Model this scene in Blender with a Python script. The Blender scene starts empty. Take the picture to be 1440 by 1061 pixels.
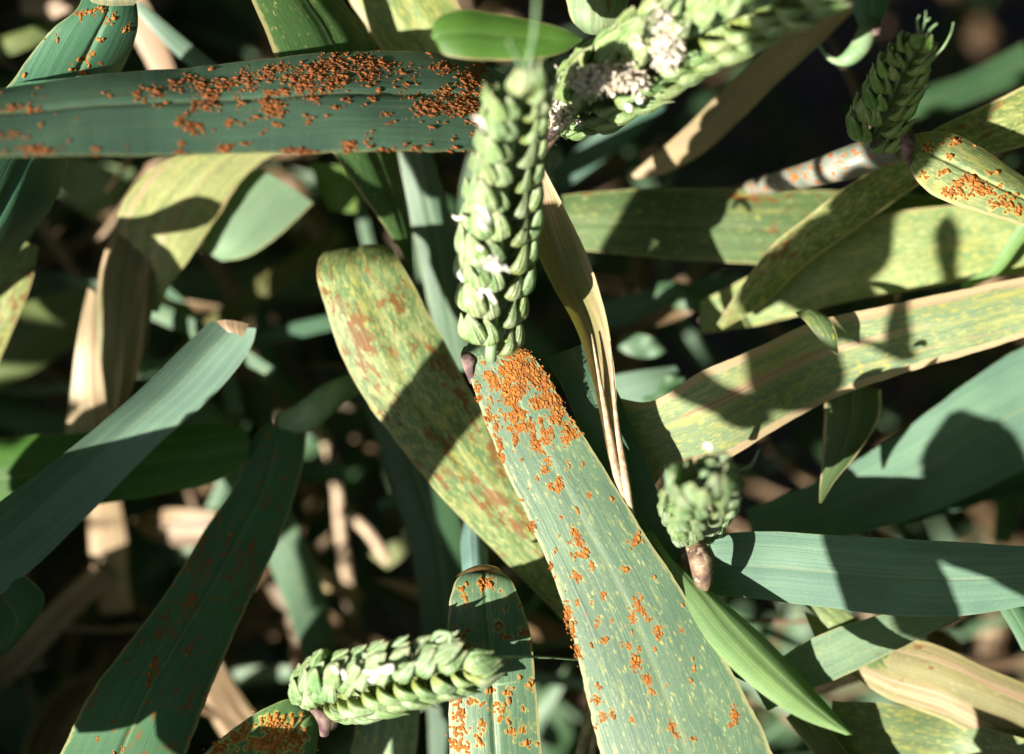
import bpy, bmesh, math, random
import numpy as np
from mathutils import Vector, Matrix, noise
random.seed(7); rng = np.random.default_rng(11)
sc = bpy.context.scene
COL = sc.collection

# ------------------------------------------------------------------ camera
TILT = math.radians(10)
FOC = 0.40
LENS, SENS = 60.0, 23.6
HT = SENS / 2 / LENS
RX = Vector((1, 0, 0)); UY = Vector((0, math.cos(TILT), math.sin(TILT))); BZ = Vector((0, -math.sin(TILT), math.cos(TILT)))
CAM = Vector((0, 0, 0.50)) + BZ * FOC
cd = bpy.data.cameras.new('camera'); cam = bpy.data.objects.new('camera', cd); COL.objects.link(cam)
cam.location = CAM; cam.rotation_euler = (TILT, 0, 0)
cd.lens = LENS; cd.sensor_width = SENS; cd.clip_start = 0.01; cd.clip_end = 400
cd.dof.use_dof = True; cd.dof.focus_distance = 0.402; cd.dof.aperture_fstop = 5.0; cd.dof.aperture_blades = 0
sc.camera = cam
# ------------------------------------------------------------------ light
SUNC = Vector((-0.60, -0.24, 0.77)).normalized()              # towards the sun, camera axes
SUN = (RX * SUNC.x + UY * SUNC.y + BZ * SUNC.z).normalized()
elev = math.asin(SUN.z); azim = math.atan2(SUN.x, SUN.y)
w = bpy.data.worlds.new('World'); sc.world = w; w.use_nodes = True
nt = w.node_tree; bg = nt.nodes['Background']; sk = nt.nodes.new('ShaderNodeTexSky')
sk.sky_type = 'NISHITA'; sk.sun_disc = False; sk.sun_elevation = elev; sk.sun_rotation = azim; sk.ozone_density = 0.0; sk.dust_density = 1.5; sk.air_density = 0.45
nt.links.new(sk.outputs[0], bg.inputs[0]); bg.inputs[1].default_value = 0.05
sd = bpy.data.lights.new('sun', 'SUN'); sd.energy = 5.0; sd.angle = math.radians(0.4); sd.color = (1, 0.94, 0.82)
so = bpy.data.objects.new('sun', sd); COL.objects.link(so); so.rotation_euler = SUN.to_track_quat('Z', 'Y').to_euler()
sc.view_settings.view_transform = 'Standard'; sc.view_settings.look = 'None'
sc.view_settings.exposure = 1.72; sc.view_settings.gamma = 1.0; sc.view_settings.use_curve_mapping = False
sc.cycles.use_denoising = True; sc.cycles.max_bounces = 8; sc.cycles.transmission_bounces = 4
sc.cycles.sample_clamp_indirect = 4

# ------------------------------------------------------------------ helpers
def P(px, py, z):
    """point seen at photo pixel (px,py), z cm beyond the plane of focus"""
    d = FOC + z / 100
    k = 2 * HT * d / 1440
    return CAM + RX * ((px - 720) * k) + UY * ((530.5 - py) * k) - BZ * d
def proj(arr):
    a = np.asarray(arr) - np.array(CAM)
    x = a @ np.array(RX); y = a @ np.array(UY); d = -(a @ np.array(BZ))
    k = 1440 / (2 * HT * d)
    return np.stack([720 + x * k, 530.5 - y * k], -1)
def tag(o, label=None, cat=None, group=None, kind=None):
    if label: o['label'] = label
    if cat: o['category'] = cat
    if group: o['group'] = group
    if kind: o['kind'] = kind
    return o
def empty(name, loc):
    o = bpy.data.objects.new(name, None); COL.objects.link(o); o.location = loc; o.empty_display_size = 0.01
    return o
def link(name, me, mat, parent=None, smooth=True):
    o = bpy.data.objects.new(name, me); COL.objects.link(o)
    if mat is not None and not me.materials: me.materials.append(mat)
    if smooth: me.shade_smooth()
    if parent is not None:
        o.parent = parent; o.matrix_parent_inverse = pinv(parent)
    return o
def pinv(p):
    m = p.matrix_basis.copy(); q = p
    while q.parent is not None:
        m = q.parent.matrix_basis @ (q.matrix_parent_inverse @ m); q = q.parent
    return m.inverted()
def catmull(S, n):
    S = np.asarray(S, float); m = len(S)
    seg = np.linalg.norm(np.diff(S[:, :4], axis=0), axis=1) + 1e-6
    t = np.concatenate([[0], np.cumsum(seg)]); q = np.linspace(0, t[-1], n)
    out = np.empty((n, S.shape[1])); tan = np.gradient(S, t, axis=0)
    i = np.clip(np.searchsorted(t, q, 'right') - 1, 0, m - 2); h = (t[i + 1] - t[i]); u = (q - t[i]) / h
    u = u[:, None]; h = h[:, None]
    return (2*u**3-3*u**2+1)*S[i] + (u**3-2*u**2+u)*h*tan[i] + (-2*u**3+3*u**2)*S[i+1] + (u**3-u**2)*h*tan[i+1]

# ------------------------------------------------------------------ materials
class NB:
    def __init__(s, name):
        s.m = bpy.data.materials.new(name); s.m.use_nodes = True; s.t = s.m.node_tree; s.t.nodes.clear()
    def n(s, typ, **kw):
        nd = s.t.nodes.new('ShaderNode' + typ)
        for k, v in kw.items(): setattr(nd, k, v)
        return nd
    def put(s, sock, v):
        if isinstance(v, bpy.types.NodeSocket): s.t.links.new(v, sock)
        elif isinstance(v, (tuple, list)) and sock.type == 'RGBA' and len(v) == 3: sock.default_value = (*v, 1)
        else: sock.default_value = v
    def math(s, op, a, b=0.0, clamp=False):
        nd = s.n('Math', operation=op, use_clamp=clamp); s.put(nd.inputs[0], a); s.put(nd.inputs[1], b); return nd.outputs[0]
    def vmul(s, a, b):
        nd = s.n('VectorMath', operation='MULTIPLY'); s.put(nd.inputs[0], a); s.put(nd.inputs[1], b); return nd.outputs[0]
    def noise(s, vec, scale=1.0, detail=3, rough=0.55, dist=0.0):
        nd = s.n('TexNoise'); s.put(nd.inputs['Vector'], vec); s.put(nd.inputs['Scale'], scale)
        s.put(nd.inputs['Detail'], detail); s.put(nd.inputs['Roughness'], rough); s.put(nd.inputs['Distortion'], dist); return nd.outputs[0]
    def step(s, v, lo, hi, a=0.0, b=1.0):
        nd = s.n('MapRange', interpolation_type='SMOOTHSTEP'); s.put(nd.inputs[0], v); s.put(nd.inputs[1], lo); s.put(nd.inputs[2], hi)
        s.put(nd.inputs[3], a); s.put(nd.inputs[4], b); return nd.outputs[0]
    def mix(s, f, a, b, mode='MIX'):
        nd = s.n('Mix', data_type='RGBA', blend_type=mode); s.put(nd.inputs[0], f); s.put(nd.inputs[6], a); s.put(nd.inputs[7], b); return nd.outputs[2]
    def attr(s, name, typ='GEOMETRY'):
        return s.n('Attribute', attribute_name=name, attribute_type=typ)

def leaf_material():
    b = NB('leaf_blade'); lc = b.attr('lc').outputs['Vector']; lr = b.n('SeparateXYZ'); b.put(lr.inputs[0], b.attr('lr').outputs['Vector'])
    oc = lambda k: b.attr(k, 'OBJECT')
    base = oc('base').outputs['Color']; ysp = oc('yel').outputs['Fac']; rust = oc('rust').outputs['Fac']
    dead = oc('dead').outputs['Fac']; marg = oc('marg').outputs['Fac']; trans = oc('trans').outputs['Fac']
    u, v, halo = lr.outputs; crust = b.attr('crust').outputs['Fac']
    # parallel veins
    ve = b.noise(b.vmul(lc, (46, 0.35, 1)), 1, 2, 0.5)
    vf = b.noise(b.vmul(lc, (11, 0.18, 1)), 1, 3, 0.6)
    big = b.noise(b.vmul(lc, (1.2, 0.7, 1)), 1, 3, 0.5)
    grain = b.noise(b.vmul(lc, (60, 30, 1)), 1, 2, 0.6)
    c = b.mix(1.0, base, b.mix(b.step(ve, 0.3, 0.7), (0.86, 0.88, 0.89), (1.10, 1.08, 1.07)), 'MULTIPLY')
    c = b.mix(1.0, c, b.mix(b.step(vf, 0.3, 0.7), (0.88, 0.92, 0.93), (1.09, 1.06, 1.04)), 'MULTIPLY')
    c = b.mix(1.0, c, b.mix(b.step(big, 0.3, 0.7), (0.85, 0.86, 0.88), (1.14, 1.12, 1.06)), 'MULTIPLY')
    c = b.mix(1.0, c, b.mix(b.step(grain, 0.3, 0.7), (0.9, 0.9, 0.9), (1.1, 1.1, 1.1)), 'MULTIPLY')
    # chlorotic flecks
    n1 = b.noise(b.vmul(lc, (6.5, 2.6, 1)), 1, 5, 0.68)
    nl = b.noise(b.vmul(lc, (9.0, 0.55, 1)), 1, 5, 0.66); stk = oc('streak').outputs['Fac']
    n1 = b.math('ADD', b.math('MULTIPLY', n1, b.math('SUBTRACT', 1.0, stk)), b.math('MULTIPLY', nl, stk))
    n2 = b.noise(b.vmul(lc, (22, 7, 1)), 1, 3, 0.6)
    thr = b.math('SUBTRACT', 0.74, b.math('MULTIPLY', ysp, 0.30))
    m1 = b.step(n1, b.math('SUBTRACT', thr, 0.04), b.math('ADD', thr, 0.20))
    m2 = b.step(n2, b.math('ADD', thr, 0.02), b.math('ADD', thr, 0.13))
    ym = b.math('MAXIMUM', b.math('MULTIPLY', m1, 0.75), b.math('MULTIPLY', m2, 0.7))
    hl = b.step(b.math('ADD', halo, b.math('MULTIPLY', b.math('SUBTRACT', n2, 0.5), 0.9)), 0.25, 0.75)
    ym = b.math('MAXIMUM', ym, b.math('MULTIPLY', hl, 0.85))
    c = b.mix(ym, c, b.mix(b.step(big, 0.35, 0.65), (0.36, 0.335, 0.075), (0.40, 0.39, 0.17)))
    # dead tan streaks
    n3 = b.noise(b.vmul(lc, (5.0, 0.22, 1)), 1, 4, 0.6)
    dth = b.math('SUBTRACT', 0.80, b.math('MULTIPLY', dead, 0.5))
    dm = b.step(n3, dth, b.math('ADD', dth, 0.10))
    tanc = b.mix(b.step(ve, 0.35, 0.65), (0.27, 0.18, 0.105), (0.42, 0.31, 0.20))
    c = b.mix(dm, c, tanc)
    # rust stain in the tissue
    n4 = b.noise(b.vmul(lc, (9, 3.6, 1)), 1, 5, 0.68, 0.3)
    n5 = b.noise(b.vmul(lc, (1.3, 0.9, 1)), 1, 2, 0.5)
    rv = b.math('ADD', b.math('MULTIPLY', n4, 0.62), b.math('MULTIPLY', n5, 0.43))
    rth = b.math('SUBTRACT', 0.74, b.math('MULTIPLY', rust, 0.27))
    rm = b.step(rv, rth, b.math('ADD', rth, 0.05))
    c = b.mix(b.math('MULTIPLY', rm, 0.85), c, b.mix(grain, (0.11, 0.036, 0.010), (0.22, 0.075, 0.014)))
    cr = b.step(b.math('ADD', crust, b.math('MULTIPLY', b.math('SUBTRACT', n2, 0.5), 0.55)), 0.50, 0.60)
    # margins and midrib
    e = b.math('MULTIPLY', b.math('ABSOLUTE', b.math('SUBTRACT', u, 0.5)), 2.0)
    ej = b.math('ADD', e, b.math('MULTIPLY', b.math('SUBTRACT', n2, 0.5), 0.10))
    mw = b.math('SUBTRACT', 0.985, b.math('MULTIPLY', marg, 0.20))
    em = b.math('MULTIPLY', b.step(ej, mw, b.math('ADD', mw, 0.05)), b.math('MINIMUM', b.math('MULTIPLY', marg, 2.0), 0.9))
    c = b.mix(em, c, b.mix(b.math('MULTIPLY', marg, 0.8, True), (0.28, 0.28, 0.10), (0.45, 0.32, 0.21)))
    rib = b.step(e, 0.015, 0.05, 1.0, 0.0)
    c = b.mix(b.math('MULTIPLY', rib, 0.22), c, (0.28, 0.30, 0.16))
    c = b.mix(cr, c, b.mix(b.step(b.noise(b.vmul(lc, (40, 22, 1)), 1, 3, 0.6), 0.3, 0.7), (0.16, 0.044, 0.005), (0.33, 0.112, 0.010)))
    bs = b.n('BsdfPrincipled'); b.put(bs.inputs['Base Color'], c); b.put(bs.inputs['Roughness'], b.math('ADD', 0.50, b.math('MULTIPLY', cr, 0.4)))
    bs.inputs['IOR'].default_value = 1.42
    h = b.math('ADD', b.math('MULTIPLY', ve, 0.55), b.math('ADD', b.math('MULTIPLY', vf, 0.6), b.math('MULTIPLY', grain, 0.16)))
    h = b.math('ADD', h, b.math('MULTIPLY', cr, b.math('ADD', 0.4, b.math('MULTIPLY', b.noise(b.vmul(lc, (40, 22, 1)), 1, 3, 0.6), 0.9))))
    bp = b.n('Bump'); bp.inputs['Strength'].default_value = 0.34; bp.inputs['Distance'].default_value = 0.0003
    b.put(bp.inputs['Height'], h); b.t.links.new(bp.outputs[0], bs.inputs['Normal'])
    tr = b.n('BsdfTranslucent'); b.put(tr.inputs['Color'], b.mix(1.0, c, (1.0, 1.25, 0.30), 'MULTIPLY'))
    mx = b.n('MixShader'); b.put(mx.inputs[0], trans); b.t.links.new(bs.outputs[0], mx.inputs[1]); b.t.links.new(tr.outputs[0], mx.inputs[2])
    out = b.n('OutputMaterial'); b.t.links.new(mx.outputs[0], out.inputs[0])
    return b.m
def rust_material(name, ca, cb, cc):
    b = NB(name); g = b.n('NewGeometry'); p = g.outputs['Position']
    n = b.noise(p, 900, 3, 0.6); n2 = b.noise(p, 4000, 2, 0.6)
    c = b.mix(b.step(n, 0.3, 0.7), ca, cb); c = b.mix(b.math('MULTIPLY', n2, 0.3), c, cc)
    bs = b.n('BsdfPrincipled'); b.put(bs.inputs['Base Color'], c); bs.inputs['Roughness'].default_value = 0.85
    bp = b.n('Bump'); bp.inputs['Strength'].default_value = 0.7; bp.inputs['Distance'].default_value = 0.0002; b.put(bp.inputs['Height'], n2)
    b.t.links.new(bp.outputs[0], bs.inputs['Normal'])
    out = b.n('OutputMaterial'); b.t.links.new(bs.outputs[0], out.inputs[0]); return b.m
def scale_material():
    b = NB('ear_scale'); sv = b.attr('sv').outputs['Vector']; s = b.n('SeparateXYZ'); b.put(s.inputs[0], sv)
    tint = b.attr('tint', 'OBJECT').outputs['Color']; yb = b.attr('ripe', 'OBJECT').outputs['Fac']
    oi = b.n('ObjectInfo').outputs['Random']
    u, v, k = s.outputs            # around, along, variant
    g = b.n('NewGeometry').outputs['Position']
    nerve = b.noise(b.vmul(sv, (26, 0.8, 5)), 1, 2, 0.5)
    mot = b.noise(g, 420, 4, 0.65); mot2 = b.noise(g, 1500, 2, 0.6)
    c = b.mix(1.0, tint, b.mix(b.step(nerve, 0.3, 0.7), (0.60, 0.74, 0.62), (1.20, 1.12, 1.20)), 'MULTIPLY')
    c = b.mix(1.0, c, b.mix(oi, (0.85, 0.86, 0.84), (1.14, 1.1, 1.12)), 'MULTIPLY')
    c = b.mix(1.0, c, b.mix(b.step(mot, 0.3, 0.7), (0.66, 0.76, 0.60), (1.25, 1.16, 1.25)), 'MULTIPLY')
    yw = b.math('MULTIPLY', b.step(b.math('ADD', v, b.math('MULTIPLY', b.math('SUBTRACT', mot, 0.5), 0.7)), 0.05, 0.42, 1.0, 0.0), b.math('ADD', 0.45, yb))
    c = b.mix(b.math('MINIMUM', yw, 0.9), c, (0.27, 0.31, 0.055))
    tipm = b.step(b.math('ADD', v, b.math('MULTIPLY', b.math('SUBTRACT', mot2, 0.5), 0.3)), 0.86, 0.99)
    c = b.mix(b.math('MULTIPLY', tipm, 0.75), c, (0.46, 0.46, 0.27))
    wx = b.step(b.math('ADD', mot, b.math('MULTIPLY', b.math('SUBTRACT', mot2, 0.5), 0.5)), 0.56, 0.72)
    c = b.mix(b.math('MULTIPLY', wx, 0.35), c, (0.42, 0.50, 0.42))
    bs = b.n('BsdfPrincipled'); b.put(bs.inputs['Base Color'], c); bs.inputs['Roughness'].default_value = 0.32
    bp = b.n('Bump'); bp.inputs['Strength'].default_value = 0.6; bp.inputs['Distance'].default_value = 0.0014
    b.put(bp.inputs['Height'], b.math('ADD', nerve, b.math('MULTIPLY', mot2, 0.35))); b.t.links.new(bp.outputs[0], bs.inputs['Normal'])
    tr = b.n('BsdfTranslucent'); b.put(tr.inputs['Color'], b.mix(1.0, c, (1.0, 1.2, 0.35), 'MULTIPLY'))
    mx = b.n('MixShader'); mx.inputs[0].default_value = 0.27; b.t.links.new(bs.outputs[0], mx.inputs[1]); b.t.links.new(tr.outputs[0], mx.inputs[2])
    out = b.n('OutputMaterial'); b.t.links.new(mx.outputs[0], out.inputs[0]); return b.m
def plain_material(name, c1, c2, scale=600, rough=0.6, bump=0.4, stretch=None, trans=0.0, spots=None):
    b = NB(name); p = b.n('NewGeometry').outputs['Position']
    if stretch: p = b.vmul(p, stretch)
    n = b.noise(p, scale, 4, 0.62); c = b.mix(b.step(n, 0.3, 0.7), c1, c2)
    if spots:
        sp = b.noise(p, spots[0], 3, 0.6); c = b.mix(b.step(sp, spots[1], spots[1] + 0.04), c, spots[2])
    bs = b.n('BsdfPrincipled'); b.put(bs.inputs['Base Color'], c); bs.inputs['Roughness'].default_value = rough
    bp = b.n('Bump'); bp.inputs['Strength'].default_value = bump; bp.inputs['Distance'].default_value = 0.0004; b.put(bp.inputs['Height'], n)
    b.t.links.new(bp.outputs[0], bs.inputs['Normal']); s = bs.outputs[0]
    if trans:
        tr = b.n('BsdfTranslucent'); b.put(tr.inputs[0], c); mx = b.n('MixShader'); mx.inputs[0].default_value = trans
        b.t.links.new(s, mx.inputs[1]); b.t.links.new(tr.outputs[0], mx.inputs[2]); s = mx.outputs[0]
    out = b.n('OutputMaterial'); b.t.links.new(s, out.inputs[0]); return b.m
M_LEAF = leaf_material(); M_RUST = rust_material('rust_spores', (0.13, 0.036, 0.004), (0.34, 0.118, 0.010), (0.38, 0.165, 0.025)); M_RUST_SHADED = rust_material('rust_spores_brown', (0.085, 0.022, 0.003), (0.21, 0.062, 0.007), (0.25, 0.08, 0.012)); M_SCALE = scale_material()  # second rust is a copy darkened for the leaf in grazing light
M_WHITE = plain_material('anther_white', (0.62, 0.60, 0.52), (0.85, 0.84, 0.78), 900, 0.6, 0.3, trans=0.2)
M_FLUFF = plain_material('chaff_white', (0.42, 0.34, 0.24), (0.84, 0.79, 0.70), 500, 0.8, 0.5)
M_STEM = plain_material('stem_green', (0.11, 0.20, 0.09), (0.22, 0.31, 0.17), 250, 0.5, 0.3)
M_STEMR = plain_material('stem_rusty', (0.10, 0.125, 0.09), (0.21, 0.20, 0.17), 250, 0.5, 0.3, spots=(800, 0.56, (0.26, 0.085, 0.015)))
M_PURPLE = plain_material('auricle_purple', (0.06, 0.022, 0.035), (0.22, 0.15, 0.13), 500, 0.75, 0.8, trans=0.2)
M_BROWN = plain_material('sheath_brown', (0.05, 0.022, 0.022), (0.22, 0.15, 0.09), 420, 0.65, 1.0, spots=(700, 0.58, (0.30, 0.24, 0.16)))
M_TAN = plain_material('straw_tan', (0.24, 0.16, 0.10), (0.46, 0.35, 0.24), 700, 0.6, 0.4, stretch=(1, 1, 0.3))
M_SOIL = plain_material('soil_dark', (0.022, 0.015, 0.010), (0.065, 0.045, 0.030), 60, 0.95, 1.0)

# ------------------------------------------------------------------ leaves
GREEN = (0.095, 0.165, 0.095); BLUE = (0.082, 0.140, 0.086); DEEP = (0.045, 0.105, 0.055); PALE = (0.155, 0.215, 0.095)
TAN = (0.38, 0.28, 0.17); BROWN = (0.17, 0.105, 0.065); LIME = (0.13, 0.26, 0.06); OLIVE = (0.095, 0.125, 0.04)
LEAF = {}
def grid_mesh(name, V, lc, lr, nu, nv):
    me = bpy.data.meshes.new(name)
    idx = np.arange(nu * nv).reshape(nv, nu)
    F = np.stack([idx[:-1, :-1], idx[:-1, 1:], idx[1:, 1:], idx[1:, :-1]], -1).reshape(-1, 4)
    me.from_pydata(V.tolist(), [], F.tolist())
    for nm, d in (('lc', lc), ('lr', lr)):
        a = me.attributes.new(nm, 'FLOAT_VECTOR', 'POINT'); a.data.foreach_set('vector', np.ascontiguousarray(d, dtype=np.float32).ravel())
    return me
def blade_arrays(S, nu, nv, camber=0.10, groove=0.03, wave=0.0, jag=0.0, seed=0, pt=P, fold=0.0):
    S = [tuple(s) + (0,) * (6 - len(s)) for s in S]
    R = catmull(S, nv)
    L = np.array([pt(r[0], r[1], r[4] - r[5]) for r in R]); Rr = np.array([pt(r[2], r[3], r[4] + r[5]) for r in R])
    C = (L + Rr) / 2; T = np.gradient(C, axis=0); T /= np.linalg.norm(T, axis=1)[:, None] + 1e-12
    W = Rr - L; wd = np.linalg.norm(W, axis=1)
    N = np.cross(W, T); N /= np.linalg.norm(N, axis=1)[:, None] + 1e-12
    view = np.array(CAM) - C
    sg = np.sign((N * view).sum(1)); N *= sg[:, None]
    u = np.linspace(0, 1, nu)
    al = np.concatenate([[0], np.cumsum(np.linalg.norm(np.diff(C, axis=0), axis=1))])
    if jag:
        k = np.array([noise.fractal(Vector((a * 260, seed * 3.1, 0.5)), 1.0, 2.0, 4) for a in al]) * jag * wd
        k2 = np.array([noise.fractal(Vector((a * 260, seed * 3.1, 9.5)), 1.0, 2.0, 4) for a in al]) * jag * wd
        L = L + (W / (wd[:, None] + 1e-9)) * k[:, None]; Rr = Rr + (W / (wd[:, None] + 1e-9)) * k2[:, None]
    V = L[:, None, :] * (1 - u)[None, :, None] + Rr[:, None, :] * u[None, :, None]
    prof = camber * (4 * u * (1 - u)) - groove * np.exp(-((u - 0.5) / 0.035) ** 2) - fold * (1 - np.abs(2 * u - 1))
    h = prof[None, :] * wd[:, None]
    if wave:
        ww = np.array([[noise.noise(Vector((uu * 1.6, a * 55, seed * 7.7))) for uu in u] for a in al])
        h = h + ww * wave * wd[:, None]
    V = V + N[:, None, :] * h[..., None]
    lc = np.zeros((nv, nu, 3)); lc[..., 0] = (u - 0.5)[None, :] * wd.max() * 100; lc[..., 0] *= (0.35 + 0.65 * wd / wd.max())[:, None]
    lc[..., 1] = al[:, None] * 100; lc[..., 2] = seed * 13.7
    lr = np.zeros((nv, nu, 3)); lr[..., 0] = u[None, :]; lr[..., 1] = (al / al[-1])[:, None]
    return V, lc, lr, N, T, wd
_seed = [0]
def leaf(name, S, base=GREEN, yel=0.2, rust=0.0, dead=0.0, marg=0.15, trans=0.22, label=None, cat='leaf', group=None, parent=None,
         clusters=None, nu=15, nv=70, camber=0.10, groove=0.03, wave=0.04, jag=0.012, fold=0.0, gs=1.0, fill=1.25, flat_=1.0, halo_=0.8, crs=1.9, specks=0, streak=0.25, rmat=None, mat=None):
    _seed[0] += 1; sd_ = _seed[0]
    if clusters: nu, nv = 80, 340
    V, lc, lr, N, T, wd = blade_arrays(S, nu, nv, camber, groove, wave, jag, sd_, fold=fold)
    pus = None
    if clusters:
        fl_ = V.reshape(-1, 3); px = proj(fl_); pts = []; rs = []
        cv = [q for q in range(len(fl_)) if rng.uniform() < specks / len(fl_)]
        clusters = list(clusters) + [(px[q, 0], px[q, 1], 1.6, 2.6, int(rng.integers(1, 3))) for q in cv if lr.reshape(-1, 3)[q, 1] < .97]
        for c in clusters:
            cx, cy, sx, sy, n = c
            for _ in range(int(n * fill)):
                wide = 2.2 if rng.uniform() < 0.09 else 1.0
                x = cx + sx * wide * float(np.clip(rng.normal(0, 0.75), -1.6, 1.6)); y = cy + sy * wide * float(np.clip(rng.normal(0, 0.75), -1.6, 1.6))
                d = (px[:, 0] - x) ** 2 + (px[:, 1] - y) ** 2; i = int(d.argmin())
                if d[i] > 40: continue
                pts.append((i, x, y)); rs.append(abs(rng.normal(0, 1)))
        hal = np.zeros(len(fl_)); 
        for (i, x, y) in pts:
            dd = ((px[:, 0] - x) ** 2 + (px[:, 1] - y) ** 2)
            hal = np.maximum(hal, halo_ * np.exp(-dd / (2 * 4.2 ** 2)))
        lr.reshape(-1, 3)[:, 2] = hal; crust = np.zeros(len(fl_))
        for (i, x, y) in pts: crust = np.maximum(crust, np.exp(-((px[:, 0] - x) ** 2 + (px[:, 1] - y) ** 2) / (2 * crs ** 2)))
        bm_v = []; bm_f = []
        kk = 2 * HT / 1440
        for (i, x, y), r0 in zip(pts, rs):
            iv, iu = divmod(i, nu); p = fl_[i]; n_ = N[iv]; t_ = T[iv]; b_ = np.cross(n_, t_)
            d = FOC + 0
            off = (x - px[i, 0]) * kk * d * np.array(RX) - (y - px[i, 1]) * kk * d * np.array(UY)
            off = off - n_ * (off @ n_); p = p + off
            r = min(0.00033, 0.000085 * math.exp(0.55 * (r0 * 1.2))) * gs; el = rng.uniform(1.0, 2.4); hh = rng.uniform(0.5, 1.0) * flat_; an = rng.normal(0, 0.4)
            ta = t_ * math.cos(an) + b_ * math.sin(an); ba = np.cross(n_, ta); st = len(bm_v)
            for q in ICO: 
                j = 1 + rng.uniform(-0.28, 0.28)
                bm_v.append(p + (ta * q[0] * el + ba * q[1] + n_ * (q[2] * hh + 0.15)) * r * j)
            bm_f += [(a + st, b + st, c + st) for a, b, c in ICOF]
        pus = bpy.data.meshes.new('rust_pustules'); pus.from_pydata([tuple(q) for q in bm_v], [], bm_f)
    me = grid_mesh(name, V.reshape(-1, 3), lc.reshape(-1, 3), lr.reshape(-1, 3), nu, nv)
    if clusters:
        a_ = me.attributes.new('crust', 'FLOAT', 'POINT'); a_.data.foreach_set('value', crust.astype(np.float32))
    o = link(name, me, mat or M_LEAF, parent)
    o['base'] = [float(x) for x in base]; o['yel'] = float(yel); o['rust'] = float(rust); o['dead'] = float(dead); o['marg'] = float(marg); o['trans'] = float(trans); o['streak'] = float(streak)
    if parent is None: tag(o, label, cat, group)
    elif label: o['label'] = label
    if pus is not None:
        po = link('rust_pustules', pus, rmat or M_RUST, o, smooth=True); po['kind'] = 'stuff'
        po['label'] = 'orange powdery rust pustules breaking out along the blade'
    return o
_b = bmesh.new(); bmesh.ops.create_icosphere(_b, subdivisions=1, radius=1.0)
ICO = [tuple(v.co) for v in _b.verts]; ICOF = [tuple(v.index for v in f.verts) for f in _b.faces]; _b.free()

def tube(name, pts, radii, mat, parent=None, nseg=12, caps=True, lumps=0.0):
    """pts world Vectors; smooth tapered tube"""
    A = np.array([list(p) for p in pts]); n = max(8, len(pts) * 6)
    S = np.concatenate([A, np.zeros((len(A), 1)), np.array(radii)[:, None]], 1)
    t = np.concatenate([[0], np.cumsum(np.linalg.norm(np.diff(A, axis=0), axis=1))]); q = np.linspace(0, t[-1], n)
    tan = np.gradient(S, t, axis=0); i = np.clip(np.searchsorted(t, q, 'right') - 1, 0, len(A) - 2)
    h = (t[i + 1] - t[i])[:, None]; uu = ((q - t[i])[:, None]) / h
    R = (2*uu**3-3*uu**2+1)*S[i] + (uu**3-2*uu**2+uu)*h*tan[i] + (-2*uu**3+3*uu**2)*S[i+1] + (uu**3-uu**2)*h*tan[i+1]
    C = R[:, :3]; r = np.maximum(R[:, 4], 1e-6); T = np.gradient(C, axis=0); T /= np.linalg.norm(T, axis=1)[:, None]
    up = np.array((0.31, 0.53, 0.79)); X = np.cross(T, up); X /= np.linalg.norm(X, axis=1)[:, None]; Y = np.cross(T, X)
    a = np.linspace(0, 2 * math.pi, nseg, endpoint=False)
    rr = r[:, None] * (1 + lumps * rng.uniform(-1, 1, (n, nseg)))
    V = C[:, None] + rr[..., None] * (np.cos(a)[None, :, None] * X[:, None] + np.sin(a)[None, :, None] * Y[:, None])
    idx = np.arange(n * nseg).reshape(n, nseg); nx = np.roll(idx, -1, 1)
    F = np.stack([idx[:-1], nx[:-1], nx[1:], idx[1:]], -1).reshape(-1, 4).tolist()
    if caps: F += [idx[0][::-1].tolist(), idx[-1].tolist()]
    me = bpy.data.meshes.new(name); me.from_pydata(V.reshape(-1, 3).tolist(), [], F)
    return link(name, me, mat, parent)

# ------------------------------------------------------------------ ears
def scale_mesh(name, L, W, D, beak, k, curve=0.15):
    """one boat-shaped chaffy scale, base at origin, tip along +Z, back towards +Y"""
    nr, ns = 14, 28; vs = []; sv = []
    for i in range(nr):
        t = i / (nr - 1); 
        pr = (math.sin(math.pi * min(1, t ** 0.78)) ** 0.72)
        pr = max(pr, 0.03)
        if t > 0.95: pr = max(0.03, pr * 0.7)
        z = L * t + (beak if i == nr - 1 else 0); yc = curve * L * (math.sin(math.pi * t ** 0.8)) - 0.10 * L * t * t
        for j in range(ns):
            a = 2 * math.pi * j / ns; x = math.cos(a) * W / 2 * pr; y = math.sin(a)
            y = y * D / 2 * pr * (1.0 if y > 0 else 0.45)
            rid = 1 + 0.035 * math.cos(a * 7) * min(1, 4 * t * (1 - t))
            x *= rid; y *= rid * (1.12 if math.sin(a) > 0.97 else 1)   # nerves and keel
            wob = 1 + 0.05 * noise.noise(Vector((x * 900 + k * 5, t * 6, k)))
            vs.append((x * wob, (y + yc) * wob, z)); sv.append((j / ns, t, k))
    f = []
    for i in range(nr - 1):
        for j in range(ns):
            f.append((i * ns + j, i * ns + (j + 1) % ns, (i + 1) * ns + (j + 1) % ns, (i + 1) * ns + j))
    f.append(tuple(range(ns))[::-1]); f.append(tuple((nr - 1) * ns + j for j in range(ns)))
    me = bpy.data.meshes.new(name); me.from_pydata(vs, [], f)
    a = me.attributes.new('sv', 'FLOAT_VECTOR', 'POINT'); a.data.foreach_set('vector', np.array(sv, np.float32).ravel())
    me.materials.append(M_SCALE); me.shade_smooth(); return me
MM = 0.001
GL = [scale_mesh('glume', 7.6 * MM, 5.5 * MM, 3.4 * MM, 0.9 * MM, k, 0.16) for k in range(3)]
LE = [scale_mesh('lemma', 8.4 * MM, 5.0 * MM, 4.0 * MM, b * MM, k + 3, 0.16) for k, b in enumerate((0.5, 1.2, 0.4))]
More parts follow.
